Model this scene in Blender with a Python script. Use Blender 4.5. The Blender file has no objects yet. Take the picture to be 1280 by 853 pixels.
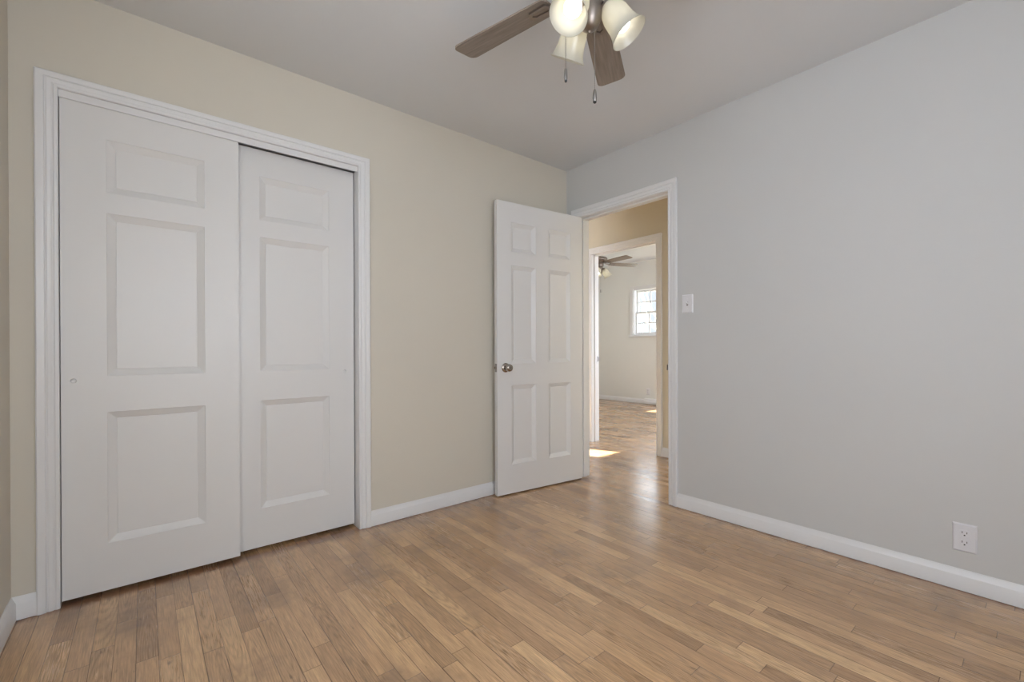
import bpy, bmesh, math, random
from mathutils import Vector, Matrix

C = bpy.context.scene.collection
S = bpy.context.scene
PI = math.pi

# ------------------------------------------------------------------ camera
F_PX, SX, SY = 558.42, 10.93, 10.88
cam_d = bpy.data.cameras.new('camera')
cam = bpy.data.objects.new('camera', cam_d)
C.objects.link(cam)
cam_d.sensor_fit = 'HORIZONTAL'
cam_d.sensor_width = 36.0
cam_d.lens = F_PX / 1280 * 36
cam_d.shift_x = -SX / 1280
cam_d.shift_y = SY / 1280
cam_d.clip_start = 0.02
YAW, PITCH, ROLL = 0.7006, -0.0020, -0.0035
fw = Vector((math.sin(YAW) * math.cos(PITCH), math.cos(YAW) * math.cos(PITCH), math.sin(PITCH)))
r0 = Vector((math.cos(YAW), -math.sin(YAW), 0))
u0 = r0.cross(fw)
rt = math.cos(ROLL) * r0 + math.sin(ROLL) * u0
up = -math.sin(ROLL) * r0 + math.cos(ROLL) * u0
M = Matrix((rt, up, -fw)).transposed().to_4x4()
M.translation = Vector((-2.6072, -2.5115, 1.0137))
cam.matrix_world = M
S.camera = cam

# ------------------------------------------------------------------ light and exposure
S.view_settings.view_transform = 'Standard'
S.view_settings.look = 'None'
S.view_settings.exposure = -0.08
S.view_settings.gamma = 1.0
S.view_settings.use_curve_mapping = False
S.cycles.max_bounces = 14
S.cycles.diffuse_bounces = 8
S.cycles.sample_clamp_indirect = 6.0

w = bpy.data.worlds.new('sky')
S.world = w
w.use_nodes = True
bg = w.node_tree.nodes['Background']
# sky strength shaped to light the unseen windows: bright south and west, dim east
SKY_BRIGHT, SKY_PALE, SKY_HIGH = 8.6, 1.15, 8.0
wn_, wl_ = w.node_tree.nodes, w.node_tree.links
wtc = wn_.new('ShaderNodeTexCoord')
wdot = wn_.new('ShaderNodeVectorMath')
wdot.operation = 'DOT_PRODUCT'
wdot.inputs[1].default_value = (-0.7, -0.714, 0.0)
wl_.new(wtc.outputs['Generated'], wdot.inputs[0])
wmr = wn_.new('ShaderNodeMapRange')
wmr.interpolation_type = 'SMOOTHSTEP'
wmr.inputs['From Min'].default_value = -0.35
wmr.inputs['From Max'].default_value = 0.45
wmr.inputs['To Min'].default_value = SKY_PALE
wmr.inputs['To Max'].default_value = SKY_BRIGHT
wl_.new(wdot.outputs['Value'], wmr.inputs['Value'])
# eastern sky made stronger higher up, added for the glare on the floor
wsep = wn_.new('ShaderNodeSeparateXYZ')
wl_.new(wtc.outputs['Generated'], wsep.inputs[0])
welv = wn_.new('ShaderNodeMapRange')
welv.interpolation_type = 'SMOOTHSTEP'
welv.inputs['From Min'].default_value = 0.13
welv.inputs['From Max'].default_value = 0.25
welv.inputs['To Min'].default_value = SKY_PALE
welv.inputs['To Max'].default_value = SKY_HIGH
wl_.new(wsep.outputs['Z'], welv.inputs['Value'])
wl_.new(welv.outputs[0], wmr.inputs['To Min'])
wl_.new(wmr.outputs[0], bg.inputs['Strength'])
bg.inputs['Color'].default_value = (0.91, 0.97, 1.08, 1)

sun_d = bpy.data.lights.new('sun', 'SUN')
sun_d.energy = 60.0
sun_d.angle = 0.009
sun_d.color = (1.0, 0.92, 0.70)
sun = bpy.data.objects.new('sun', sun_d)
C.objects.link(sun)
SUN_DIR = Vector((0.42, -0.91, -0.61)).normalized()
sun.rotation_euler = SUN_DIR.to_track_quat('-Z', 'Y').to_euler()
sun.location = (-2, 8, 6)


def portal(name, loc, normal, sx, sz):
    """A window's light portal: guides sky sampling, gives no light of its own."""
    d = bpy.data.lights.new(name, 'AREA')
    d.shape = 'RECTANGLE'
    d.size, d.size_y = sx, sz
    d.cycles.is_portal = True
    o = bpy.data.objects.new(name, d)
    C.objects.link(o)
    o.location = loc
    o.rotation_euler = Vector(normal).to_track_quat('-Z', 'Z').to_euler()
    return o


BULB = 5.2


# ------------------------------------------------------------------ materials
def new_mat(name):
    m = bpy.data.materials.new(name)
    m.use_nodes = True
    return m, m.node_tree, m.node_tree.nodes, m.node_tree.links, m.node_tree.nodes['Principled BSDF']


def paint(name, col, rough=0.55, bump=0.02, scale=220.0, mottling=0.02):
    m, nt, N, L, b = new_mat(name)
    tc = N.new('ShaderNodeTexCoord')
    n1 = N.new('ShaderNodeTexNoise')
    n1.inputs['Scale'].default_value = 1.7
    n1.inputs['Detail'].default_value = 3
    L.new(tc.outputs['Object'], n1.inputs['Vector'])
    mx = N.new('ShaderNodeMixRGB')
    mx.inputs[1].default_value = tuple(x * (1 - mottling) for x in col) + (1,)
    mx.inputs[2].default_value = tuple(min(1, x * (1 + mottling)) for x in col) + (1,)
    L.new(n1.outputs['Fac'], mx.inputs[0])
    L.new(mx.outputs[0], b.inputs['Base Color'])
    b.inputs['Roughness'].default_value = rough
    n2 = N.new('ShaderNodeTexNoise')
    n2.inputs['Scale'].default_value = scale
    n2.inputs['Detail'].default_value = 2
    L.new(tc.outputs['Object'], n2.inputs['Vector'])
    bp = N.new('ShaderNodeBump')
    bp.inputs['Strength'].default_value = bump
    bp.inputs['Distance'].default_value = 0.002
    L.new(n2.outputs['Fac'], bp.inputs['Height'])
    L.new(bp.outputs[0], b.inputs['Normal'])
    return m


def metal(name, col, rough=0.3):
    m, nt, N, L, b = new_mat(name)
    tc = N.new('ShaderNodeTexCoord')
    n1 = N.new('ShaderNodeTexNoise')
    n1.inputs['Scale'].default_value = 40
    L.new(tc.outputs['Object'], n1.inputs['Vector'])
    mr = N.new('ShaderNodeMapRange')
    mr.inputs['To Min'].default_value = rough * 0.8
    mr.inputs['To Max'].default_value = rough * 1.2
    L.new(n1.outputs['Fac'], mr.inputs['Value'])
    L.new(mr.outputs[0], b.inputs['Roughness'])
    b.inputs['Base Color'].default_value = (*col, 1)
    b.inputs['Metallic'].default_value = 1.0
    return m


def emit(name, col, strength):
    m, nt, N, L, b = new_mat(name)
    b.inputs['Base Color'].default_value = (0.9, 0.9, 0.88, 1)
    b.inputs['Emission Color'].default_value = (*col, 1)
    b.inputs['Emission Strength'].default_value = strength
    return m


def math_node(N, L, op, a, b=None, c=None):
    n = N.new('ShaderNodeMath')
    n.operation = op
    for k, v in enumerate((a, b, c)):
        if v is None:
            continue
        if isinstance(v, (int, float)):
            n.inputs[k].default_value = v
        else:
            L.new(v, n.inputs[k])
    return n.outputs[0]


def oak_floor():
    m, nt, N, L, bsdf = new_mat('oak_strip_floor')
    tc = N.new('ShaderNodeTexCoord')
    sep = N.new('ShaderNodeSeparateXYZ')
    L.new(tc.outputs['Object'], sep.inputs[0])
    W = 0.0572
    mt = lambda op, a, b=None, c=None: math_node(N, L, op, a, b, c)
    u = mt('DIVIDE', sep.outputs['X'], W)
    row = mt('FLOOR', u)
    fu = mt('SUBTRACT', u, row)

    def wn(sock2, dim='2D', zsock=None):
        n = N.new('ShaderNodeTexWhiteNoise')
        n.noise_dimensions = '2D'
        cb = N.new('ShaderNodeCombineXYZ')
        for k, s in enumerate(sock2):
            if isinstance(s, (int, float)):
                cb.inputs[k].default_value = s
            else:
                L.new(s, cb.inputs[k])
        L.new(cb.outputs[0], n.inputs['Vector'])
        return n
    rr = wn((row, 3.7))
    rl = wn((row, 11.3))
    ln = mt('ADD', mt('MULTIPLY', rl.outputs['Value'], 0.55), 0.42)
    v0 = mt('ADD', sep.outputs['Y'], mt('MULTIPLY', rr.outputs['Value'], 9.0))
    v = mt('DIVIDE', v0, ln)
    brd = mt('FLOOR', v)
    fv = mt('SUBTRACT', v, brd)
    bid = wn((row, brd))
    bid2 = wn((mt('ADD', row, 71.3), mt('ADD', brd, 17.1)))
    # seams
    eu = mt('MINIMUM', fu, mt('SUBTRACT', 1.0, fu))
    eu_m = mt('MULTIPLY', eu, W)
    ev_m = mt('MULTIPLY', mt('MINIMUM', fv, mt('SUBTRACT', 1.0, fv)), ln)
    # seam darkness varies from joint to joint
    jr = wn((mt('ROUND', u), mt('FLOOR', mt('MULTIPLY', sep.outputs['Y'], 1.3))))
    sw = mt('ADD', mt('MULTIPLY', jr.outputs['Value'], 0.0015), 0.0006)
    seam_u = mt('SUBTRACT', 1.0, mt('SMOOTH_MIN', mt('DIVIDE', eu_m, sw), 1.0, 0.1))
    seam_v = mt('SUBTRACT', 1.0, mt('SMOOTH_MIN', mt('DIVIDE', ev_m, 0.0015), 1.0, 0.1))
    seam = mt('MAXIMUM', mt('MAXIMUM', seam_u, seam_v), 0.0)
    # board tone
    ramp = N.new('ShaderNodeValToRGB')
    e = ramp.color_ramp.elements
    e[0].position, e[0].color = 0.0, (0.391, 0.234, 0.123, 1)
    e[1].position, e[1].color = 1.0, (0.632, 0.411, 0.220, 1)
    for p, c in ((0.12, (0.450, 0.276, 0.148, 1)), (0.5, (0.510, 0.318, 0.171, 1)), (0.85, (0.561, 0.355, 0.190, 1))):
        x = e.new(p)
        x.color = c
    L.new(bid.outputs['Value'], ramp.inputs[0])
    # grain: long streaks, shifted from board to board
    cb = N.new('ShaderNodeCombineXYZ')
    L.new(mt('ADD', mt('MULTIPLY', sep.outputs['X'], 1.0), mt('MULTIPLY', bid.outputs['Value'], 37.0)), cb.inputs[0])
    L.new(mt('MULTIPLY', sep.outputs['Y'], 0.035), cb.inputs[1])
    L.new(mt('MULTIPLY', bid2.outputs['Value'], 19.0), cb.inputs[2])
    g1 = N.new('ShaderNodeTexNoise')
    g1.inputs['Scale'].default_value = 330
    g1.inputs['Detail'].default_value = 5
    g1.inputs['Roughness'].default_value = 0.6
    L.new(cb.outputs[0], g1.inputs['Vector'])
    # cathedral figure: long nested arches on about half of the boards
    cb2 = N.new('ShaderNodeCombineXYZ')
    L.new(mt('ADD', mt('MULTIPLY', mt('SUBTRACT', fu, 0.5), W), mt('MULTIPLY', mt('SUBTRACT', bid2.outputs['Value'], 0.7), 0.05)), cb2.inputs[0])
    L.new(mt('MULTIPLY', mt('SUBTRACT', mt('MULTIPLY', mt('SUBTRACT', fv, bid.outputs['Value']), ln), 0.0), 0.085), cb2.inputs[1])
    L.new(mt('MULTIPLY', bid.outputs['Value'], 3.0), cb2.inputs[2])
    g2 = N.new('ShaderNodeTexWave')
    g2.wave_type = 'RINGS'
    g2.rings_direction = 'Z'
    g2.inputs['Scale'].default_value = 48
    g2.inputs['Distortion'].default_value = 1.6
    g2.inputs['Detail'].default_value = 2
    g2.inputs['Detail Scale'].default_value = 1.2
    L.new(cb2.outputs[0], g2.inputs['Vector'])
    fig = mt('MULTIPLY', mt('GREATER_THAN', bid2.outputs['Value'], 0.45), mt('POWER', g2.outputs['Fac'], 2.0))
    # middle-sized streaks
    cb3 = N.new('ShaderNodeCombineXYZ')
    L.new(mt('ADD', sep.outputs['X'], mt('MULTIPLY', bid2.outputs['Value'], 11.0)), cb3.inputs[0])
    L.new(mt('MULTIPLY', sep.outputs['Y'], 0.11), cb3.inputs[1])
    g3 = N.new('ShaderNodeTexNoise')
    g3.inputs['Scale'].default_value = 60
    g3.inputs['Detail'].default_value = 3
    L.new(cb3.outputs[0], g3.inputs['Vector'])
    g = mt('ADD', mt('MULTIPLY', mt('SUBTRACT', g1.outputs['Fac'], 0.5), 1.35), mt('MULTIPLY', fig, -0.20))
    g = mt('ADD', g, mt('MULTIPLY', mt('SUBTRACT', g3.outputs['Fac'], 0.46), 0.55))
    val = mt('ADD', 1.0, g)
    # wear: wide patches of greyer, duller wood, and small dark marks
    w1 = N.new('ShaderNodeTexNoise')
    w1.inputs['Scale'].default_value = 2.6
    w1.inputs['Detail'].default_value = 7
    w1.inputs['Roughness'].default_value = 0.62
    L.new(tc.outputs['Object'], w1.inputs['Vector'])
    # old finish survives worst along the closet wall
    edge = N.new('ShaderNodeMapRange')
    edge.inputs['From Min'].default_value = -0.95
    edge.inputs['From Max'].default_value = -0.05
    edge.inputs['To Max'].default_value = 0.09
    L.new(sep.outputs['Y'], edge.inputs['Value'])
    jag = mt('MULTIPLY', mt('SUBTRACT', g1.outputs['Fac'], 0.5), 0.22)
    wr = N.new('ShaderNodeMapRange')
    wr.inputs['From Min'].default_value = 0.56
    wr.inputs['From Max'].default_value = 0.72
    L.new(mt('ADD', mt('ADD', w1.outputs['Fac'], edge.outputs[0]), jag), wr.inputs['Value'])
    d1 = N.new('ShaderNodeTexNoise')
    d1.inputs['Scale'].default_value = 24
    d1.inputs['Detail'].default_value = 4
    dmp = N.new('ShaderNodeMapping')
    dmp.inputs['Scale'].default_value = (2.2, 0.6, 1)
    L.new(tc.outputs['Object'], dmp.inputs['Vector'])
    L.new(dmp.outputs[0], d1.inputs['Vector'])
    dr = N.new('ShaderNodeMapRange')
    dr.inputs['From Min'].default_value = 0.66
    dr.inputs['From Max'].default_value = 0.78
    L.new(d1.outputs['Fac'], dr.inputs['Value'])
    mul = N.new('ShaderNodeVectorMath')
    mul.operation = 'SCALE'
    L.new(ramp.outputs[0], mul.inputs[0])
    L.new(val, mul.inputs['Scale'])
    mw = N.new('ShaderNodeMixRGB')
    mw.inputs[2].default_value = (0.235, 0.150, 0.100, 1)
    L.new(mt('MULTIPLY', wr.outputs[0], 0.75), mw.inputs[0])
    L.new(mul.outputs[0], mw.inputs[1])
    md = N.new('ShaderNodeMixRGB')
    md.inputs[2].default_value = (0.085, 0.055, 0.038, 1)
    L.new(mt('MULTIPLY', dr.outputs[0], 0.6), md.inputs[0])
    L.new(mw.outputs[0], md.inputs[1])
    # darker reddish-brown strip along the foot of the two long walls
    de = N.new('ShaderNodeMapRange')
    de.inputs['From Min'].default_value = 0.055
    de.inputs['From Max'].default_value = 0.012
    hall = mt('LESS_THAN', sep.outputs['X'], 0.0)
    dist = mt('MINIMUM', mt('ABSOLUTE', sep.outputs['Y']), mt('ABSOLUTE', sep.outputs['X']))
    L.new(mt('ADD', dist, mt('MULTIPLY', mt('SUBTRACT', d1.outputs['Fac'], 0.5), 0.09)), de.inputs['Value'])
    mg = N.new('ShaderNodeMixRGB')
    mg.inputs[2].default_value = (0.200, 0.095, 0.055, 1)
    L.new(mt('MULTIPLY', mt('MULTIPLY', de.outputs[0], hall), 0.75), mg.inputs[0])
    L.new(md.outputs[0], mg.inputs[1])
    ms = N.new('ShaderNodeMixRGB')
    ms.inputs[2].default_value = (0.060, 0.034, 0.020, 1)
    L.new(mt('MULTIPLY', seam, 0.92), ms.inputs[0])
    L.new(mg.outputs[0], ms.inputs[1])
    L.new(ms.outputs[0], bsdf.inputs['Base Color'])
    rg = mt('ADD', mt('MULTIPLY', g1.outputs['Fac'], 0.05), mt('ADD', 0.20, mt('MULTIPLY', bid2.outputs['Value'], 0.07)))
    L.new(rg, bsdf.inputs['Roughness'])
    bsdf.inputs['Coat Weight'].default_value = 0.45
    bsdf.inputs['Coat Roughness'].default_value = 0.20
    # bump: seams, slight cupping, board tilt, grain
    b1 = N.new('ShaderNodeBump')
    b1.inputs['Strength'].default_value = 0.5
    b1.inputs['Distance'].default_value = 0.0012
    n3 = N.new('ShaderNodeTexNoise')
    n3.inputs['Scale'].default_value = 9
    n3.inputs['Detail'].default_value = 2
    L.new(tc.outputs['Object'], n3.inputs['Vector'])
    tilt = mt('MULTIPLY', mt('SUBTRACT', fu, 0.5), mt('SUBTRACT', bid2.outputs['Value'], 0.5))
    h = mt('ADD', mt('MULTIPLY', seam, -0.8), mt('ADD', mt('MULTIPLY', g1.outputs['Fac'], 0.10), mt('ADD', mt('MULTIPLY', n3.outputs['Fac'], 0.9), mt('MULTIPLY', tilt, 0.35))))
    L.new(h, b1.inputs['Height'])
    L.new(b1.outputs[0], bsdf.inputs['Normal'])
    return m


def fan_wood():
    m, nt, N, L, b = new_mat('weathered_fan_blade')
    tc = N.new('ShaderNodeTexCoord')
    mp = N.new('ShaderNodeMapping')
    mp.inputs['Scale'].default_value = (6, 90, 20)
    L.new(tc.outputs['Object'], mp.inputs['Vector'])
    n = N.new('ShaderNodeTexNoise')
    n.inputs['Scale'].default_value = 1.0
    n.inputs['Detail'].default_value = 6
    L.new(mp.outputs[0], n.inputs['Vector'])
    r = N.new('ShaderNodeValToRGB')
    r.color_ramp.elements[0].position, r.color_ramp.elements[0].color = 0.3, (0.185, 0.150, 0.125, 1)
    r.color_ramp.elements[1].position, r.color_ramp.elements[1].color = 0.75, (0.300, 0.250, 0.210, 1)
    L.new(n.outputs['Fac'], r.inputs[0])
    L.new(r.outputs[0], b.inputs['Base Color'])
    b.inputs['Roughness'].default_value = 0.42
    return m


def frosted():
    m, nt, N, L, b = new_mat('frosted_shade_glass')
    N.remove(b)
    out = N['Material Output']
    d = N.new('ShaderNodeBsdfDiffuse')
    d.inputs['Color'].default_value = (0.62, 0.61, 0.555, 1)
    t = N.new('ShaderNodeBsdfTranslucent')
    t.inputs['Color'].default_value = (0.72, 0.70, 0.62, 1)
    g = N.new('ShaderNodeBsdfGlossy')
    g.inputs['Roughness'].default_value = 0.25
    mx = N.new('ShaderNodeMixShader')
    mx.inputs[0].default_value = 0.5
    L.new(d.outputs[0], mx.inputs[1])
    L.new(t.outputs[0], mx.inputs[2])
    m2 = N.new('ShaderNodeMixShader')
    m2.inputs[0].default_value = 0.05
    L.new(mx.outputs[0], m2.inputs[1])
    L.new(g.outputs[0], m2.inputs[2])
    L.new(m2.outputs[0], out.inputs['Surface'])
    return m


def pane_glass():
    m, nt, N, L, b = new_mat('window_glass')
    N.remove(b)
    out = N['Material Output']
    t = N.new('ShaderNodeBsdfTransparent')
    t.inputs['Color'].default_value = (0.95, 0.97, 0.97, 1)
    g = N.new('ShaderNodeBsdfGlossy')
    g.inputs['Roughness'].default_value = 0.02
    mx = N.new('ShaderNodeMixShader')
    mx.inputs[0].default_value = 0.06
    L.new(t.outputs[0], mx.inputs[1])
    L.new(g.outputs[0], mx.inputs[2])
    L.new(mx.outputs[0], out.inputs['Surface'])
    return m


M_WALL = paint('warm_beige_wall_paint', (0.618, 0.583, 0.505), 0.6, 0.03)
M_WALL_COOL = paint('wall_paint_with_cool_cast', (0.572, 0.575, 0.567), 0.6, 0.03)  # east wall: cool daylight cast put into the paint colour
M_TAN = paint('tan_hall_wall_paint', (0.63, 0.575, 0.46), 0.6, 0.03)
M_FAR = paint('cream_white_wall_paint', (0.76, 0.765, 0.735), 0.6, 0.03)
M_CEIL = paint('flat_white_ceiling_paint', (0.675, 0.69, 0.705), 0.8, 0.03)
M_TRIM = paint('white_trim_enamel', (0.74, 0.743, 0.745), 0.34, 0.01, 60)
M_DOOR = paint('white_door_enamel', (0.715, 0.713, 0.705), 0.38, 0.012, 70)
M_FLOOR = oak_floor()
M_PLATE = paint('white_plastic', (0.71, 0.71, 0.73), 0.3, 0.0)
M_SLOT = paint('dark_slot', (0.03, 0.03, 0.03), 0.5, 0.0)
M_NICKEL = metal('satin_nickel', (0.42, 0.38, 0.34), 0.22)
M_STEEL = metal('dull_steel', (0.30, 0.29, 0.28), 0.35)
M_PEWTER = metal('brushed_pewter', (0.30, 0.26, 0.23), 0.40)
M_BLACK = paint('black_cap', (0.02, 0.02, 0.02), 0.4, 0.0)
M_BLADE = fan_wood()
M_SHADE = frosted()
M_BULB = emit('lit_bulb', (1.0, 0.93, 0.80), BULB)
M_GLASS = pane_glass()
M_BARK = paint('grey_bark', (0.34, 0.32, 0.31), 0.9, 0.2, 40, 0.15)
M_GROUND = paint('winter_grass', (0.42, 0.42, 0.36), 0.9, 0.1, 20, 0.1)
M_RUBBER = paint('white_rubber', (0.7, 0.7, 0.69), 0.6, 0.0)


# ------------------------------------------------------------------ helpers
def link(name, bm, mat, parent=None, loc=None, smooth=None, kind=None):
    bmesh.ops.recalc_face_normals(bm, faces=bm.faces[:])
    me = bpy.data.meshes.new(name)
    bm.to_mesh(me)
    bm.free()
    me.materials.append(mat)
    o = bpy.data.objects.new(name, me)
    C.objects.link(o)
    if loc is not None:
        o.location = loc
    if parent is not None:
        o.parent = parent
    if smooth is not None:
        for p in me.polygons:
            p.use_smooth = True
        me.set_sharp_from_angle(angle=math.radians(smooth))
    if kind:
        o['kind'] = kind
    return o


def tag(o, label=None, cat=None, group=None, kind=None):
    if label:
        o['label'] = label
    if cat:
        o['category'] = cat
    if group:
        o['group'] = group
    if kind:
        o['kind'] = kind
    return o


def empty(name, loc, rz=0.0):
    o = bpy.data.objects.new(name, None)
    C.objects.link(o)
    o.location = loc
    o.rotation_euler = (0, 0, rz)
    o.empty_display_size = 0.05
    return o


def box(bm, lo, hi, bevel=0.0):
    r = bmesh.ops.create_cube(bm, size=1.0)
    vs = r['verts']
    for v in vs:
        v.co = Vector([lo[k] + (v.co[k] + 0.5) * (hi[k] - lo[k]) for k in range(3)])
    if bevel:
        es = list({e for v in vs for e in v.link_edges})
        bmesh.ops.bevel(bm, geom=es, offset=bevel, segments=2, affect='EDGES', profile=0.6)
    return bm


def lathe(bm, prof, seg=32, mat=None):
    """prof: (r, z) pairs, turned about z; mat: a 4x4 placed on the result."""
    rings = []
    for r, z in prof:
        if r < 1e-6:
            rings.append([bm.verts.new((0, 0, z))])
        else:
            rings.append([bm.verts.new((r * math.cos(2 * PI * k / seg), r * math.sin(2 * PI * k / seg), z)) for k in range(seg)])
    for a, b in zip(rings, rings[1:]):
        if len(a) == 1 and len(b) == 1:
            continue
        for k in range(seg):
            j = (k + 1) % seg
            if len(a) == 1:
                bm.faces.new((a[0], b[k], b[j]))
            elif len(b) == 1:
                bm.faces.new((a[k], a[j], b[0]))
            else:
                bm.faces.new((a[k], a[j], b[j], b[k]))
    if mat is not None:
        for ring in rings:
            for v in ring:
                v.co = mat @ v.co
    return bm


def tube(bm, pts, rad, seg=10):
    pts = [Vector(p) for p in pts]
    rads = rad if isinstance(rad, (list, tuple)) else [rad] * len(pts)
    rings = []
    for i, p in enumerate(pts):
        t = (pts[min(i + 1, len(pts) - 1)] - pts[max(i - 1, 0)]).normalized()
        a = Vector((0, 0, 1)) if abs(t.z) < 0.9 else Vector((1, 0, 0))
        x = t.cross(a).normalized()
        y = t.cross(x)
        rings.append([bm.verts.new(p + rads[i] * (math.cos(2 * PI * k / seg) * x + math.sin(2 * PI * k / seg) * y)) for k in range(seg)])
    for a, b in zip(rings, rings[1:]):
        for k in range(seg):
            j = (k + 1) % seg
            bm.faces.new((a[k], a[j], b[j], b[k]))
    bm.faces.new(rings[0][::-1])
    bm.faces.new(rings[-1])
    return bm


def axis_matrix(origin, axis):
    return Matrix.Translation(Vector(origin)) @ Vector(axis).to_track_quat('Z', 'Y').to_matrix().to_4x4()


def holed_slab(bm, u0, u1, z0, z1, holes, d0, d1, mp):
    """A wall slab with rectangular holes; mp(u, depth, z) -> point."""
    us = sorted({u0, u1, *[x for h in holes for x in (h[0], h[1])]})
    zs = sorted({z0, z1, *[x for h in holes for x in (h[2], h[3])]})
    solid = {}
    for i in range(len(us) - 1):
        for j in range(len(zs) - 1):
            cu, cz = (us[i] + us[i + 1]) / 2, (zs[j] + zs[j + 1]) / 2
            solid[i, j] = not any(h[0] < cu < h[1] and h[2] < cz < h[3] for h in holes)
    cache = {}

    def V(i, j, d):
        k = (i, j, d)
        if k not in cache:
            cache[k] = bm.verts.new(mp(us[i], d, zs[j]))
        return cache[k]
    for (i, j), s in solid.items():
        if not s:
            continue
        for d in (d0, d1):
            bm.faces.new((V(i, j, d), V(i + 1, j, d), V(i + 1, j + 1, d), V(i, j + 1, d)))
        for di, dj, a, b in ((-1, 0, (0, 0), (0, 1)), (1, 0, (1, 0), (1, 1)), (0, -1, (0, 0), (1, 0)), (0, 1, (0, 1), (1, 1))):
            if not solid.get((i + di, j + dj), False):
                p, q = (i + a[0], j + a[1]), (i + b[0], j + b[1])
                bm.faces.new((V(*p, d0), V(*q, d0), V(*q, d1), V(*p, d1)))
    return bm


CASING = [(0, 0), (0, .0075), (.003, .0100), (.010, .0108), (.013, .0085), (.017, .0085), (.021, .0115), (.030, .0130),
          (.033, .0110), (.036, .0110), (.039, .0150), (.050, .0175), (.059, .0180), (.0635, .0150), (.0635, 0)]
BASE = [(0, 0), (.0150, 0), (.0150, .060), (.0140, .0625), (.0030, .0810), (.0025, .085), (0, .085)]


def casing(bm, s0, s1, z0, ztop, mp, prof=CASING, head=1.0):
    """Door casing: two legs and a head, mitred. mp(s, v, z), v = stand-off from the wall."""
    st = []
    for u, v in prof:
        st.append([bm.verts.new(mp(s0 - u, v, z0)), bm.verts.new(mp(s0 - u, v, ztop + u * head)),
                   bm.verts.new(mp(s1 + u, v, ztop + u * head)), bm.verts.new(mp(s1 + u, v, z0))])
    n = len(st)
    for k in range(n):
        a, b = st[k], st[(k + 1) % n]
        for i in range(3):
            bm.faces.new((a[i], b[i], b[i + 1], a[i + 1]))
    bm.faces.new([s[0] for s in st])
    bm.faces.new([s[3] for s in st][::-1])
    return bm


def sweep(bm, prof, pts_of):
    """prof (v, z) swept between two ends; pts_of(v, z) -> (start, end)."""
    a, b = [], []
    for v, z in prof:
        p, q = pts_of(v, z)
        a.append(bm.verts.new(p))
        b.append(bm.verts.new(q))
    n = len(prof)
    for k in range(n):
        j = (k + 1) % n
        bm.faces.new((a[k], a[j], b[j], b[k]))
    bm.faces.new(a)
    bm.faces.new(b[::-1])
    return bm


def panel_face(bm, xs, zs, panels, holes, y, sgn):
    """One face of a door at depth y (outward = sgn*y); panels and holes are (i, j) cells."""
    cache = {}

    def V(i, j):
        if (i, j) not in cache:
            cache[i, j] = bm.verts.new((xs[i], y, zs[j]))
        return cache[i, j]
    for i in range(len(xs) - 1):
        for j in range(len(zs) - 1):
            c = [V(i, j), V(i + 1, j), V(i + 1, j + 1), V(i, j + 1)]
            if (i, j) in panels:
                x0, x1, z0, z1 = xs[i], xs[i + 1], zs[j], zs[j + 1]
                for off, dep in ((0.0015, 0.0025), (0.0290, 0.0162), (0.0305, 0.0144)):
                    yy = y - sgn * dep
                    n = [bm.verts.new(p) for p in ((x0 + off, yy, z0 + off), (x1 - off, yy, z0 + off), (x1 - off, yy, z1 - off), (x0 + off, yy, z1 - off))]
                    for k in range(4):
                        bm.faces.new((c[k], c[(k + 1) % 4], n[(k + 1) % 4], n[k]))
                    c = n
                bm.faces.new(c)
            elif (i, j) in holes:
                x0, x1, z0, z1 = xs[i], xs[i + 1], zs[j], zs[j + 1]
                cx, cz, r = (x0 + x1) / 2, (z0 + z1) / 2, holes[i, j]
                ring = [bm.verts.new((cx + r * math.cos(2 * PI * (k + .5) / 16), y, cz + r * math.sin(2 * PI * (k + .5) / 16))) for k in range(16)]
                corner = [c[2], c[3], c[0], c[1]]
                for q in range(4):
                    cq = corner[q]
                    for k in range(4 * q, 4 * q + 3):
                        bm.faces.new((cq, ring[k], ring[k + 1]))
                    bm.faces.new((cq, ring[4 * q + 3], ring[(4 * q + 4) % 16], corner[(q + 1) % 4]))
            else:
                bm.faces.new(c)
    outer = []
    nx, nz = len(xs) - 1, len(zs) - 1
    outer += [V(i, 0) for i in range(nx)] + [V(nx, j) for j in range(nz)] + [V(i, nz) for i in range(nx, 0, -1)] + [V(0, j) for j in range(nz, 0, -1)]
    return outer


def panel_door(bm, xs, zs, panels, holes, thick, both=False):
    """Slab from y=0 (front, facing -y) to y=thick."""
    front = panel_face(bm, xs, zs, panels, holes, 0.0, -1)
    back = panel_face(bm, xs, zs, panels if both else set(), {}, thick, 1)
    n = len(front)
    for k in range(n):
        j = (k + 1) % n
        bm.faces.new((front[k], front[j], back[j], back[k]))
    return bm


def copy_tree(o, parent=None):
    c = o.copy()
    C.objects.link(c)
    if parent is not None:
        c.parent = parent
    for ch in list(o.children):
        copy_tree(ch, c)
    return c


MP_X = lambda u, d, z: (u, d, z)      # walls that run along x, depth in y
MP_Y = lambda u, d, z: (d, u, z)      # walls that run along y, depth in x

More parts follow.
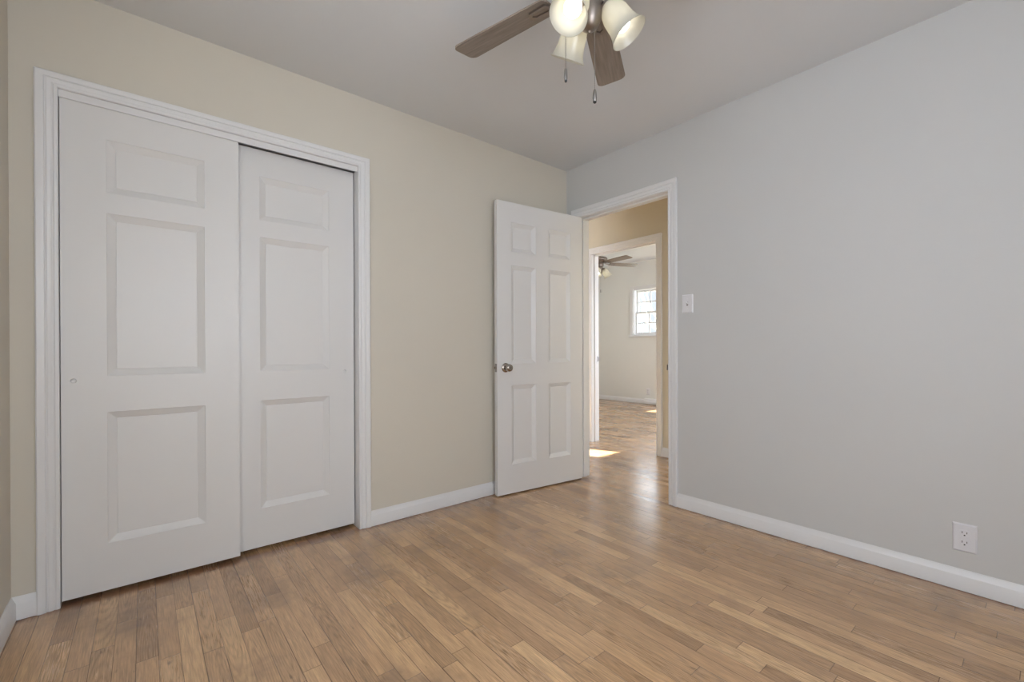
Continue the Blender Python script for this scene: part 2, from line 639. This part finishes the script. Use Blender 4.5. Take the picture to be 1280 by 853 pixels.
# ------------------------------------------------------------------ dimensions
H, HF = 2.44, 2.62
XW, YS = -2.992, -3.62              # west and south walls
CL0, CL1, CLT = -2.862, -1.684, 2.043    # closet opening
DY0, DY1, DT = -0.908, -0.130, 2.037     # bedroom doorway in the east wall
HX, HX2 = 1.10, 1.215                     # far wall of the hall
FY0, FY1, FT = -0.105, 0.690, 2.028       # the far room's doorway
FX = 4.40                                 # far wall of the far room
FYN, FYS = 3.45, -1.40
LN = 3.0                                  # north wall of the living area past the hall
WS = (-2.85, -1.50, 0.70, 2.05)           # south window (x0,x1,z0,z1)
WW = (-2.55, -1.65, 0.90, 2.15)           # west window (y0,y1,z0,z1)
WL = (-0.70, -0.35, 0.90, 1.95)           # sunlit window north of the hall
WLW = (1.10, 2.70, 0.80, 2.10)           # unseen west window of the living area, added to light the hall (y0,y1,z0,z1)
WFS = (1.70, 4.10, 0.70, 2.30)            # unseen south window, added to brighten the far room
WHS = (0.34, 0.88, 0.80, 2.05)            # unseen window added at the hall's south end to light it
WF = (1.640, 2.525, 1.250, 2.115)         # window in the far room (y0,y1,z0,z1)
WFN = (2.66, 3.02, 1.19, 2.10)            # far room's sunny window (x0,x1,z0,z1)


def wall(name, u0, u1, z0, z1, holes, d0, d1, mp, mat=None):
    return tag(link(name, holed_slab(bmesh.new(), u0, u1, z0, z1, holes, d0, d1, mp), mat or M_WALL), kind='structure')


# ------------------------------------------------------------------ shell
bm = bmesh.new()
box(bm, (XW - .12, YS - .12, -.06), (FX + .2, FYN + .12, 0))
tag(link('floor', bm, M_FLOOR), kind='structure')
for nm, lo, hi in (('ceiling_bedroom', (XW, YS, H), (0, 0, H + .05)),
                   ('ceiling_closet', (XW, 0, H), (0, .72, H + .05)),
                   ('ceiling_hall', (0, -1.50, H), (HX, .72, H + .05)),
                   ('ceiling_living', (-2.0, .72, H), (HX, LN, H + .05)),
                   ('ceiling_far', (HX, FYS, HF), (FX, FYN, HF + .05))):
    tag(link(nm, box(bmesh.new(), lo, hi), M_CEIL), kind='structure')
wall('wall_north', XW - .12, 0.0, 0, H + .05, [(CL0 - .018, CL1 + .018, -.001, CLT + .018)], 0, .11, MP_X)
wall('wall_east', YS - .12, .80, 0, H + .05, [(DY0 - .018, DY1 + .018, -.001, DT + .018)], 0, .115, MP_Y, M_WALL_COOL)
wall('wall_west', YS - .12, .80, 0, H + .05, [WW], XW - .12, XW, MP_Y)
wall('wall_south', XW - .12, HX2, 0, H + .05, [WS], YS - .12, YS, MP_X)
wall('wall_closet_back', XW, 0, 0, H, [], .71, .80, MP_X)
wall('wall_closet_side', .11, .71, 0, H, [], -1.50, -1.41, MP_Y)
wall('wall_hall', YS, FYN + .12, 0, HF + .05, [(FY0 - .018, FY1 + .018, -.001, FT + .018)], HX, HX2, MP_Y, M_TAN)
wall('wall_hall_south', .115, HX, 0, H, [WHS], -1.50, -1.40, MP_X)
wall('wall_living_north', -2.12, HX, 0, H + .05, [WL], LN, LN + .12, MP_X)
wall('wall_living_west', .80, LN, 0, H + .05, [WLW], -2.12, -2.0, MP_Y)
wall('wall_far', FYS - .12, FYN + .12, 0, HF + .05, [WF], FX, FX + .12, MP_Y, M_FAR)
wall('wall_far_north', HX2, FX, 0, HF + .05, [WFN], FYN, FYN + .12, MP_X, M_FAR)
wall('wall_far_south', HX2, FX, 0, HF + .05, [WFS], FYS - .12, FYS, MP_X, M_FAR)

# light portals sit in the window openings
portal('sky_portal_south', ((WS[0] + WS[1]) / 2, YS - .06, (WS[2] + WS[3]) / 2), (0, 1, 0), WS[1] - WS[0], WS[3] - WS[2])
portal('sky_portal_west', (XW - .06, (WW[0] + WW[1]) / 2, (WW[2] + WW[3]) / 2), (1, 0, 0), WW[1] - WW[0], WW[3] - WW[2])
portal('sky_portal_living', ((WL[0] + WL[1]) / 2, LN + .06, (WL[2] + WL[3]) / 2), (0, -1, 0), WL[1] - WL[0], WL[3] - WL[2])
portal('sky_portal_living_west', (-2.06, (WLW[0] + WLW[1]) / 2, (WLW[2] + WLW[3]) / 2), (1, 0, 0), WLW[1] - WLW[0], WLW[3] - WLW[2])
portal('sky_portal_hall', ((WHS[0] + WHS[1]) / 2, -1.45, (WHS[2] + WHS[3]) / 2), (0, 1, 0), WHS[1] - WHS[0], WHS[3] - WHS[2])
portal('sky_portal_far_south', ((WFS[0] + WFS[1]) / 2, FYS - .06, (WFS[2] + WFS[3]) / 2), (0, 1, 0), WFS[1] - WFS[0], WFS[3] - WFS[2])
portal('sky_portal_far', (FX + .13, (WF[0] + WF[1]) / 2, (WF[2] + WF[3]) / 2), (-1, 0, 0), WF[1] - WF[0], WF[3] - WF[2])
portal('sky_portal_far_north', ((WFN[0] + WFN[1]) / 2, FYN + .06, (WFN[2] + WFN[3]) / 2), (0, -1, 0), WFN[1] - WFN[0], WFN[3] - WFN[2])

# ------------------------------------------------------------------ closet surround
bm = casing(bmesh.new(), CL0, CL1, .001, CLT, lambda s, v, z: (s, -v, z), head=.86)
t = tag(link('trim_1', bm, M_TRIM, smooth=35), 'white moulded casing around the double sliding closet doors', 'door casing', kind='structure')
bm = bmesh.new()
box(bm, (CL0 - .018, -.0005, .0), (CL0, .11, CLT + .018))
box(bm, (CL1, -.0005, .0), (CL1 + .018, .11, CLT + .018))
box(bm, (CL0, -.0005, CLT), (CL1, .11, CLT + .018))
link('jamb', bm, M_TRIM, t)
link('track_fascia', box(bmesh.new(), (CL0, .002, 2.0135), (CL1, .010, CLT), .002), M_TRIM, t)
link('track', box(bmesh.new(), (CL0, .011, 2.026), (CL1, .100, CLT)), M_STEEL, t)

# ------------------------------------------------------------------ sliding closet doors
DW, DB, DTOP = .604, .018, 2.0225
PZ = (.212, .757, .907, 1.583, 1.668, 1.888)


def build_closet_door(name, x0, y0, px, lbl):
    root = empty(name, (x0, y0, 0))
    tag(root, lbl, 'closet door', kind='structure')
    pz, h = .8915, .0125
    xs = sorted({0, .135, DW - .135, DW, px - h, px + h})
    zs = sorted({DB, DTOP, PZ[0], PZ[1], pz - h, pz + h, PZ[2], PZ[3], PZ[4], PZ[5]})
    i = xs.index(.135)
    panels = {(i, zs.index(PZ[0])), (i, zs.index(PZ[2])), (i, zs.index(PZ[4]))}
    holes = {(xs.index(px - h), zs.index(pz - h)): .0105}
    bmx = panel_door(bmesh.new(), xs, zs, panels, holes, .034)
    link('door_panel', bmx, M_DOOR, root, smooth=20)
    bmx = lathe(bmesh.new(), [(.0106, -.0006), (.0098, -.0008), (.0088, .001), (.0086, .006), (.006, .009), (0, .010)], 24,
                axis_matrix((px, 0, pz), (0, 1, 0)))
    link('finger_pull', bmx, M_DOOR, root, smooth=40)
    return root


build_closet_door('door_1', -2.8595, .012, .036, 'white sliding closet door with three stacked recessed panels, the front one by the left casing')
build_closet_door('door_2', CL1 - .006 - DW, .058, DW - .052, 'white sliding closet door with three recessed panels, set back behind its neighbour')

# ------------------------------------------------------------------ bedroom doorway in the east wall
bm = casing(bmesh.new(), DY0 - .004, DY1 + .004, .001, DT + .004, lambda s, v, z: (-v, s, z))
t = tag(link('trim_2', bm, M_TRIM, smooth=35), 'white casing and jamb of the open bedroom doorway', 'door casing', kind='structure')
bm = bmesh.new()
box(bm, (-.0005, DY0 - .018, .0), (.1155, DY0, DT + .018))
box(bm, (-.0005, DY1, .0), (.1155, DY1 + .018, DT + .018))
box(bm, (-.0005, DY0, DT), (.1155, DY1, DT + .018))
link('jamb', bm, M_TRIM, t)
bm = bmesh.new()
box(bm, (.040, DY0, .0), (.076, DY0 + .010, DT), .002)
box(bm, (.040, DY1 - .010, .0), (.076, DY1, DT), .002)
box(bm, (.040, DY0 + .010, DT - .010), (.076, DY1 - .010, DT), .002)
link('stop', bm, M_TRIM, t)
link('hall_casing', casing(bmesh.new(), DY0 - .004, DY1 + .004, .001, DT + .004, lambda s, v, z: (.115 + v, s, z)), M_TRIM, t, smooth=35)
bm = bmesh.new()
box(bm, (.004, DY0 - .001, .862), (.032, DY0 + .0012, .918), .0004)
box(bm, (-.014, DY0 - .0005, .872), (.004, DY0 + .0035, .908), .0004)
tag(link('strike_plate', bm, M_STEEL, t), 'grey metal strike plate')

# ------------------------------------------------------------------ the open bedroom door
W, T = .765, .035
F0, F1 = Vector((-.011, -.168)), Vector((-.772, -.087))
ang = math.atan2(F1.y - F0.y, F1.x - F0.x)
door = empty('door_3', (F0.x, F0.y, 0), ang)
tag(door, 'open white six-panel bedroom door with a round knob, swung back towards the beige wall', 'door', kind='structure')
xs = [0, .115, .325, .440, .650, W]
zs = [.010, .208, .759, .912, 1.594, 1.690, 1.892, 2.031]
pn = {(i, j) for i in (1, 3) for j in (1, 3, 5)}
# local x runs from hinge to free edge, the slab lies on local -y side (towards the wall)
bm = panel_door(bmesh.new(), xs, zs, pn, {}, T, both=True)
for v in bm.verts:
    v.co.y = -v.co.y
link('door_panel', bm, M_DOOR, door, smooth=20)
KX, KZ = W - .066, .884


def knob(sgn, y):
    m4 = axis_matrix((KX, y, KZ), (0, sgn, 0))
    r = lathe(bmesh.new(), [(0, -.001), (.031, -.001), (.0325, .003), (.030, .007), (.022, .010), (.014, .012), (0, .012)], 32, m4)
    rose = link('rose', r, M_NICKEL, door, smooth=40)
    kb = lathe(bmesh.new(), [(.010, .010), (.0095, .022), (.013, .027), (.021, .032), (.0255, .040), (.0265, .048), (.0245, .056), (.019, .061),
                             (.012, .063), (.007, .0625), (.006, .060), (0, .060)], 32, m4)
    k = link('knob', kb, M_NICKEL, door, smooth=40)
    tag(k, 'round nickel knob')
    return k


knob(1, 0)
knob(-1, -T)
bm = bmesh.new()
box(bm, (W - .001, -T / 2 - .0125, KZ - .0285), (W + .0012, -T / 2 + .0125, KZ + .0285), .0004)
lp = tag(link('latch_plate', bm, M_STEEL, door), 'grey metal latch plate in the door edge')
bm = bmesh.new()
box(bm, (W + .001, -T / 2 - .007, KZ - .008), (W + .010, -T / 2 + .007, KZ + .008), .002)
link('latch_bolt', bm, M_NICKEL, lp)
for hz in (.25, 1.02, 1.80):
    bm = bmesh.new()
    lathe(bm, [(0, -.045), (.006, -.045), (.006, .045), (0, .045)], 12, Matrix.Translation((-.003, -T - .004, hz)))
    box(bm, (-.0015, -T, hz - .044), (.0, -.004, hz + .044))
    link('hinge', bm, M_NICKEL, door)

# ------------------------------------------------------------------ far room's doorway across the hall
bm = casing(bmesh.new(), FY0 - .003, FY1 + .003, .001, FT + .003, lambda s, v, z: (HX - v, s, z))
t = tag(link('trim_3', bm, M_TRIM, smooth=35), 'white casing of the doorway across the hall', 'door casing', kind='structure')
bm = bmesh.new()
box(bm, (HX - .0005, FY0 - .018, .0), (HX2 + .0005, FY0, FT + .018))
box(bm, (HX - .0005, FY1, .0), (HX2 + .0005, FY1 + .018, FT + .018))
box(bm, (HX - .0005, FY0, FT), (HX2 + .0005, FY1, FT + .018))
link('jamb', bm, M_TRIM, t)
bm = bmesh.new()
box(bm, (HX + .040, FY1 - .010, .0), (HX + .075, FY1, FT), .002)
box(bm, (HX + .040, FY0, .0), (HX + .075, FY0 + .010, FT), .002)
box(bm, (HX + .040, FY0 + .010, FT - .010), (HX + .075, FY1 - .010, FT), .002)
link('stop', bm, M_TRIM, t)
bm = bmesh.new()
box(bm, (HX2 - .034, FY1 - .0015, .87), (HX2 - .006, FY1 + .001, .927), .0004)
box(bm, (HX2 - .006, FY1 - .004, .88), (HX2 + .006, FY1, .917), .0004)
tag(link('strike_plate', bm, M_STEEL, t), 'grey metal strike plate')

# ------------------------------------------------------------------ baseboards
BZ = .002


def base(name, pts_of):
    return tag(link(name, sweep(bmesh.new(), BASE, pts_of), M_TRIM, smooth=30), kind='structure')


base('baseboard_north_end', lambda v, z: ((XW + v, -v, z + BZ), (CL0 - .0635, -v, z + BZ)))
base('baseboard_north', lambda v, z: ((CL1 + .0635, -v, z + BZ), (-v, -v, z + BZ)))
base('baseboard_west', lambda v, z: ((XW + v, YS + v, z + BZ), (XW + v, -v, z + BZ)))
base('baseboard_south', lambda v, z: ((XW + v, YS + v, z + BZ), (-v, YS + v, z + BZ)))
base('baseboard_east', lambda v, z: ((-v, DY0 - .0675, z + BZ), (-v, YS + v, z + BZ)))
base('baseboard_hall', lambda v, z: ((HX - v, FY0 - .0665, z + BZ), (HX - v, -1.40, z + BZ)))
base('baseboard_hall_north', lambda v, z: ((HX - v, FY1 + .0665, z + BZ), (HX - v, LN, z + BZ)))
base('baseboard_far', lambda v, z: ((FX - v, FYS, z + BZ), (FX - v, FYN, z + BZ)))
base('baseboard_far_north', lambda v, z: ((HX2, FYN - v, z + BZ), (FX - v, FYN - v, z + BZ)))


# ------------------------------------------------------------------ windows
def window(name, u0, u1, z0, z1, mp, cols, lbl, nglass=True):
    """Double-hung window; mp(u, d, z): d<0 into the room, 0 the wall face, >0 towards outdoors."""
    def bx(b, a0, a1, d0, d1, c0, c1, bev=0.0):
        p, q = mp(a0, d0, c0), mp(a1, d1, c1)
        box(b, [min(x, y) for x, y in zip(p, q)], [max(x, y) for x, y in zip(p, q)], bev)
    zm = (z0 + z1) / 2 - .01
    root = empty(name, mp((u0 + u1) / 2, 0, z0))
    bpy.context.view_layer.update()
    inv = root.matrix_world.inverted()

    def part(nm, b, mat, parent=root):
        for v in b.verts:
            v.co = inv @ v.co
        return link(nm, b, mat, parent)
    tag(root, lbl, 'window', kind='structure')
    f = bmesh.new()
    bx(f, u0, u0 + .022, 0, .119, z0, z1)
    bx(f, u1 - .022, u1, 0, .119, z0, z1)
    bx(f, u0, u1, 0, .119, z1 - .022, z1)
    bx(f, u0, u1, 0, .119, z0, z0 + .022)
    part('window_frame', f, M_TRIM)
    f = bmesh.new()
    bx(f, u0 - .060, u0 + .006, -.016, 0, z0 - .0, z1 + .055, .003)
    bx(f, u1 - .006, u1 + .060, -.016, 0, z0 - .0, z1 + .055, .003)
    bx(f, u0 + .006, u1 - .006, -.016, 0, z1 - .006, z1 + .055, .003)
    part('window_casing', f, M_TRIM)
    f = bmesh.new()
    bx(f, u0 - .085, u1 + .085, -.045, .0, z0 - .024, z0 + .004, .004)
    part('window_sill', f, M_TRIM)
    for nm, d, a, b_ in (('upper_sash', .078, zm - .018, z1 - .022), ('lower_sash', .042, z0 + .022, zm + .020)):
        f = bmesh.new()
        s = .036
        bx(f, u0 + .022, u0 + .022 + s, d, d + .032, a, b_, .002)
        bx(f, u1 - .022 - s, u1 - .022, d, d + .032, a, b_, .002)
        bx(f, u0 + .022 + s, u1 - .022 - s, d, d + .032, a, a + s, .002)
        bx(f, u0 + .022 + s, u1 - .022 - s, d, d + .032, b_ - s, b_, .002)
        sash = part(nm, f, M_TRIM)
        f = bmesh.new()
        g0, g1 = u0 + .022 + s, u1 - .022 - s
        for k in range(1, cols):
            x = g0 + (g1 - g0) * k / cols
            bx(f, x - .011, x + .011, d + .008, d + .026, a + s, b_ - s)
        zc = (a + b_) / 2
        bx(f, g0, g1, d + .0085, d + .0255, zc - .011, zc + .011)
        part('muntins', f, M_TRIM, sash)
        if nglass:
            f = bmesh.new()
            bx(f, g0 - .004, g1 + .004, d + .015, d + .019, a + s - .004, b_ - s + .004)
            part('pane', f, M_GLASS, sash)
    return root


window('window_1', WF[0], WF[1], WF[2], WF[3], lambda u, d, z: (FX + d, u, z), 3, 'white double-hung window with muntins and bare branches outside, seen through both doorways')
window('window_2', WS[0], WS[1], WS[2], WS[3], lambda u, d, z: (u, YS - d, z), 3, 'white double-hung window on the wall facing the closet', False)
window('window_3', WW[0], WW[1], WW[2], WW[3], lambda u, d, z: (XW - d, u, z), 3, 'white double-hung window on the wall facing the light switch', False)

# ------------------------------------------------------------------ ceiling fan (origin at its ceiling mount)
BR = .594
fan = empty('ceiling_fan', (-1.443, -1.499, H))
tag(fan, 'brown five-blade ceiling fan with three lit bell shades over the bedroom floor', 'ceiling fan')
link('canopy', lathe(bmesh.new(), [(0, 0), (.068, 0), (.070, -.006), (.067, -.020), (.052, -.042), (.030, -.054), (.016, -.058), (0, -.058)], 40), M_PEWTER, fan, smooth=40)
link('downrod', lathe(bmesh.new(), [(0, -.050), (.0125, -.050), (.0125, -.090), (0, -.090)], 20), M_PEWTER, fan, smooth=40)
link('motor_housing', lathe(bmesh.new(), [(0, -.074), (.020, -.074), (.024, -.080), (.060, -.086), (.100, -.098), (.114, -.112), (.117, -.130), (.114, -.140),
                                          (.108, -.146), (.108, -.152), (.112, -.158), (.104, -.168), (.070, -.174), (0, -.174)], 48), M_PEWTER, fan, smooth=35)
link('switch_housing', lathe(bmesh.new(), [(0, -.172), (.058, -.172), (.062, -.178), (.062, -.205), (.066, -.210), (.062, -.222), (.050, -.230), (0, -.230)], 40), M_PEWTER, fan, smooth=35)
link('light_fitter', lathe(bmesh.new(), [(0, -.228), (.040, -.228), (.044, -.234), (.046, -.262), (.044, -.290), (.038, -.312), (.028, -.332), (.016, -.342), (.007, -.346), (.005, -.352), (0, -.353)], 40), M_PEWTER, fan, smooth=40)


def blade_outline(r0, r1, w0, w1, rad=.028, n=6):
    pts = [(r0, -w0 / 2)]
    for cx, cy, a0 in ((r1 - rad, -w1 / 2 + rad, -PI / 2), (r1 - rad, w1 / 2 - rad, 0)):
        for k in range(n + 1):
            a = a0 + (PI / 2) * k / n
            pts.append((cx + rad * math.cos(a), cy + rad * math.sin(a)))
    pts += [(r0, w0 / 2), (r0 - .012, w0 / 2 - .02), (r0 - .012, -w0 / 2 + .02)]
    return pts


def prism(bm, pts, z0, z1):
    a = [bm.verts.new((x, y, z0)) for x, y in pts]
    b = [bm.verts.new((x, y, z1)) for x, y in pts]
    n = len(pts)
    for k in range(n):
        bm.faces.new((a[k], a[(k + 1) % n], b[(k + 1) % n], b[k]))
    bm.faces.new(a[::-1])
    bm.faces.new(b)
    return bm


PITCH_B = math.radians(-10)
blade_me = iron_me = None
for k in range(5):
    a = math.radians(103.0 - 72.0 * k)
    R3 = Matrix.Rotation(a, 4, 'Z') @ Matrix.Translation((0, 0, -.183)) @ Matrix.Rotation(PITCH_B, 4, 'X')
    if blade_me is None:
        b = prism(bmesh.new(), blade_outline(.165, BR, .105, .128), -.003, .003)
        bo = link('blade', b, M_BLADE, fan)
        blade_me = bo.data
        b = bmesh.new()
        # arm from the motor, then a plate with a lengthwise slot under the blade
        tube(b, [(.085, 0, .010), (.115, 0, .004), (.140, 0, -.006), (.160, 0, -.008)], [.011, .010, .010, .009], 10)
        ring = [(.150, 0), (.166, -.030), (.236, -.026), (.252, 0), (.236, .026), (.166, .030)]
        inner = [(.164, 0), (.174, -.014), (.228, -.012), (.238, 0), (.228, .012), (.174, .014)]
        lay = []
        for z in (-.0032, -.010):
            lay.append(([b.verts.new((x, y, z)) for x, y in ring], [b.verts.new((x, y, z + (0 if z > -.005 else .002))) for x, y in inner]))
        for i in range(6):
            j = (i + 1) % 6
            for o_, i_ in lay:
                b.faces.new((o_[i], o_[j], i_[j], i_[i]))
            b.faces.new((lay[0][0][i], lay[0][0][j], lay[1][0][j], lay[1][0][i]))
            b.faces.new((lay[0][1][i], lay[0][1][j], lay[1][1][j], lay[1][1][i]))
        io = link('blade_iron', b, M_PEWTER, bo)
        iron_me = io.data
    else:
        bo = bpy.data.objects.new('blade', blade_me)
        C.objects.link(bo)
        bo.parent = fan
        io = bpy.data.objects.new('blade_iron', iron_me)
        C.objects.link(io)
        io.parent = bo
    bo.matrix_local = R3

SHL = .124
shade_prof = [(.0270, 0), (.0300, .004), (.0400, .022), (.0455, .042), (.0470, .062), (.0485, .082), (.0530, .102), (.0600, .118), (.0640, .124),
              (.0625, .1245), (.0585, .1175), (.0512, .1015), (.0465, .082), (.0448, .062), (.0432, .042), (.0375, .022), (.0275, .006), (.0255, .002)]
TILT = math.radians(34)
LAMP_ANG = (-48.6, 191.4, 78.0)
for a in LAMP_ANG:
    a = math.radians(a)
    ax = Vector((math.sin(TILT) * math.cos(a), math.sin(TILT) * math.sin(a), -math.cos(TILT)))
    rad = Vector((math.cos(a), math.sin(a), 0))
    neck = rad * .063 + Vector((0, 0, -.264))
    b = bmesh.new()
    tube(b, [rad * .035 + Vector((0, 0, -.250)), rad * .046 + Vector((0, 0, -.244)), rad * .056 + Vector((0, 0, -.247)), neck - ax * .008], .0085, 12)
    lathe(b, [(0, -.012), (.018, -.012), (.028, -.004), (.0295, .006), (.0260, .010), (.018, .012), (0, .012)], 28, axis_matrix(neck, ax))
    arm = link('lamp_arm', b, M_PEWTER, fan, smooth=40)
    b = lathe(bmesh.new(), shade_prof + [shade_prof[0]], 40, axis_matrix(neck, ax))
    sh = tag(link('lamp_shade', b, M_SHADE, fan, smooth=50), 'lit frosted white glass bell shade')
    b = lathe(bmesh.new(), [(0, .010), (.013, .012), (.0135, .034), (.018, .046), (.0255, .058), (.0290, .070), (.0290, .080), (.0260, .091), (.0185, .100), (.009, .1045), (0, .1055)], 28, axis_matrix(neck, ax))
    link('bulb', b, M_BULB, sh, smooth=60)


def pull(x, y, ztop, zfob, fat, lead):
    b = bmesh.new()
    tube(b, [lead, (lead[0] * .4 + x * .6, lead[1] * .4 + y * .6, lead[2] * .75 + ztop * .25), (x, y, ztop), (x, y, zfob + .002)], .0008, 6)
    z = ztop
    while z > zfob:
        bmesh.ops.create_icosphere(b, subdivisions=1, radius=.0017, matrix=Matrix.Translation((x, y, z)))
        z -= .0045
    ch = link('pull_chain', b, M_STEEL, fan)
    b = lathe(bmesh.new(), [(0, .002), (.0035, .001), (.0050, -.004), (.0062 * fat, -.016), (.0066 * fat, -.028), (.0056 * fat, -.038), (.0050 * fat, -.040), (0, -.040)], 20, Matrix.Translation((x, y, zfob)))
    fob = link('pull_fob', b, M_STEEL, ch, smooth=40)
    b = lathe(bmesh.new(), [(0, -.0385), (.0052 * fat, -.0385), (.0050 * fat, -.043), (.003, -.0455), (0, -.0455)], 20, Matrix.Translation((x, y, zfob)))
    # the dark end belongs to the same fob
    o = link('fob_tip', b, M_BLACK, ch, smooth=40)
    return ch


lv = Vector((-.764, .645, 0))       # towards the left as seen from the closet door
vv = Vector((-.75, -.66, 0))
p1 = lv * .080 + vv * .01
pull(p1.x, p1.y, -.235, -.478, .9, (p1.x * .66, p1.y * .66, -.200))
p2 = lv * -.018 + vv * .012
pull(p2.x, p2.y, -.350, -.551, 1.1, (p2.x, p2.y, -.338))

fan2 = copy_tree(fan)
fan2.location = (3.12, 2.27, HF)
fan2.scale = (1.15, 1.15, 1.15)
fan2.rotation_euler = (0, 0, math.radians(15))
tag(fan2, 'brown ceiling fan with lit bell shades in the far room across the hall', 'ceiling fan')

# ------------------------------------------------------------------ switch and outlets


def plate(b, w, h, d):
    """Wall plate in local coordinates: x out of the wall, y along it, z up; sloping rim."""
    lay = []
    for x, m_ in ((0, 0), (.0015, 0), (d, .0055)):
        lay.append([b.verts.new((x, sy * (w / 2 - m_), sz * (h / 2 - m_))) for sy, sz in ((-1, -1), (1, -1), (1, 1), (-1, 1))])
    for p, q in zip(lay, lay[1:]):
        for k in range(4):
            b.faces.new((p[k], p[(k + 1) % 4], q[(k + 1) % 4], q[k]))
    b.faces.new(lay[0][::-1])
    b.faces.new(lay[-1])
    return b


sw = empty('light_switch', (0, -1.046, 1.292), PI)
tag(sw, 'white toggle light switch on the wall beside the bedroom doorway', 'light switch')
link('wall_plate', plate(bmesh.new(), .072, .117, .006), M_PLATE, sw)
bm = bmesh.new()
box(bm, (.0055, -.0055, -.0125), (.0068, .0055, .0125))
link('toggle_slot', bm, M_STEEL, sw)
bm = bmesh.new()
vs = [(.006, -.0045, -.004), (.006, .0045, -.004), (.006, .0045, .008), (.006, -.0045, .008), (.019, -.0035, .006), (.019, .0035, .006), (.017, .0035, .012), (.017, -.0035, .012)]
v = [bm.verts.new(p) for p in vs]
for f in ((0, 1, 2, 3), (4, 5, 6, 7), (0, 1, 5, 4), (1, 2, 6, 5), (2, 3, 7, 6), (3, 0, 4, 7)):
    bm.faces.new([v[k] for k in f])
link('toggle', bm, M_PLATE, sw)
for sz in (-.030, .030):
    link('screw', lathe(bmesh.new(), [(0, .0055), (.003, .0055), (.0026, .007), (0, .0072)], 14, axis_matrix((0, 0, sz), (1, 0, 0))), M_PLATE, sw)

out = empty('wall_outlet', (0, -2.281, .2205), PI)
tag(out, 'white double socket outlet on the doorway wall low above the baseboard', 'outlet')
link('wall_plate', plate(bmesh.new(), .074, .117, .006), M_PLATE, out)
for sz in (-.0195, .0195):
    b = bmesh.new()
    seg = 24
    prof = []
    for k in range(seg):
        a = 2 * PI * k / seg
        prof.append((max(-.0165, min(.0165, .0185 * math.cos(a))), max(-.0135, min(.0135, .0165 * math.sin(a)))))
    a_ = [b.verts.new((.0055, y, z + sz)) for y, z in prof]
    b_ = [b.verts.new((.0078, y * .96, z * .96 + sz)) for y, z in prof]
    for k in range(seg):
        b.faces.new((a_[k], a_[(k + 1) % seg], b_[(k + 1) % seg], b_[k]))
    b.faces.new(a_[::-1])
    b.faces.new(b_)
    rc = link('socket', b, M_PLATE, out)
    b = bmesh.new()
    box(b, (.0070, -.0082, sz - .0005), (.0081, -.0060, sz + .0080))
    box(b, (.0070, .0060, sz - .0005), (.0081, .0082, sz + .0070))
    lathe(b, [(0, .0070), (.0028, .0070), (.0028, .0081), (0, .0081)], 12, axis_matrix((0, 0, sz - .0075), (1, 0, 0)))
    tag(link('socket_slots', b, M_SLOT, rc), 'dark socket slots')
link('screw', lathe(bmesh.new(), [(0, .0055), (.003, .0055), (.0026, .0068), (0, .0070)], 14, axis_matrix((0, 0, 0), (1, 0, 0))), M_PLATE, out)
out2 = copy_tree(out)
out2.location = (FX, 2.206, .228)
tag(out2, 'white outlet on the far wall below the window across the hall', 'outlet')

# ------------------------------------------------------------------ floor-level register under the far window
reg = empty('baseboard_register', (FX - .013, 2.05, 0))
tag(reg, 'white baseboard heat register below the window across the hall', 'register')
bm = bmesh.new()
pr = [(0, .004), (-.045, .004), (-.052, .012), (-.052, .045), (-.030, .098), (0, .104)]
a = [bm.verts.new((x, -.21, z)) for x, z in pr]
b = [bm.verts.new((x, .21, z)) for x, z in pr]
for k in range(len(pr)):
    j = (k + 1) % len(pr)
    bm.faces.new((a[k], a[j], b[j], b[k]))
bm.faces.new(a[::-1])
bm.faces.new(b)
link('register_body', bm, M_TRIM, reg)
bm = bmesh.new()
for k in range(6):
    z = .014 + k * .0055
    box(bm, (-.0545, -.19, z), (-.0515, .19, z + .0028))
link('grille', bm, M_TRIM, reg)

# ------------------------------------------------------------------ door stop behind the open door
ds = empty('door_stop', (-.742, -.013, .054))
tag(ds, 'small white door stop on the baseboard behind the open door', 'door stop')
link('stem', lathe(bmesh.new(), [(0, 0), (.012, 0), (.012, .003), (.006, .006), (.006, .020), (0, .020)], 20, axis_matrix((0, .001, 0), (0, -1, 0))), M_TRIM, ds, smooth=40)
link('rubber_tip', lathe(bmesh.new(), [(0, .018), (.0095, .018), (.0105, .022), (.0100, .029), (.007, .031), (0, .031)], 20, axis_matrix((0, .001, 0), (0, -1, 0))), M_RUBBER, ds, smooth=40)

# ------------------------------------------------------------------ outdoors: ground and a bare tree
tag(link('ground', box(bmesh.new(), (FX + .25, -8, -.5), (30, 20, -.35)), M_GROUND), kind='structure')
rng = random.Random(5)
bm = bmesh.new()


def branch(p, d, length, r, depth):
    pts, rads = [p.copy()], [r]
    n = 5
    q = p.copy()
    dd = d.copy()
    for k in range(n):
        dd = (dd + Vector((rng.uniform(-.16, .16), rng.uniform(-.22, .22), rng.uniform(-.08, .14)))).normalized()
        q = q + dd * length / n
        pts.append(q.copy())
        rads.append(r * (1 - .13 * (k + 1)))
    tube(bm, pts, rads, 6)
    if depth == 0:
        return
    for k in range(3 if depth > 1 else 4):
        i = rng.randint(2, n)
        nd = (dd + Vector((rng.uniform(-.8, .8), rng.uniform(-.95, .95), rng.uniform(-.45, .6)))).normalized()
        branch(pts[i], nd, length * rng.uniform(.55, .8), rads[i] * .62, depth - 1)


branch(Vector((0, 0, 0)), Vector((0, 0, 1)), 2.3, .13, 0)
for k in range(7):
    a = 2 * PI * k / 7 + .3
    branch(Vector((0, 0, 1.5 + .11 * k)), Vector((math.cos(a) * .9, math.sin(a) * .9, .55)).normalized(), 2.2, .05, 3)
tree = link('bare_tree', bm, M_BARK, None, (9.2, 4.6, -.36))
tag(tree, 'bare leafless tree outside the window across the hall', 'tree')
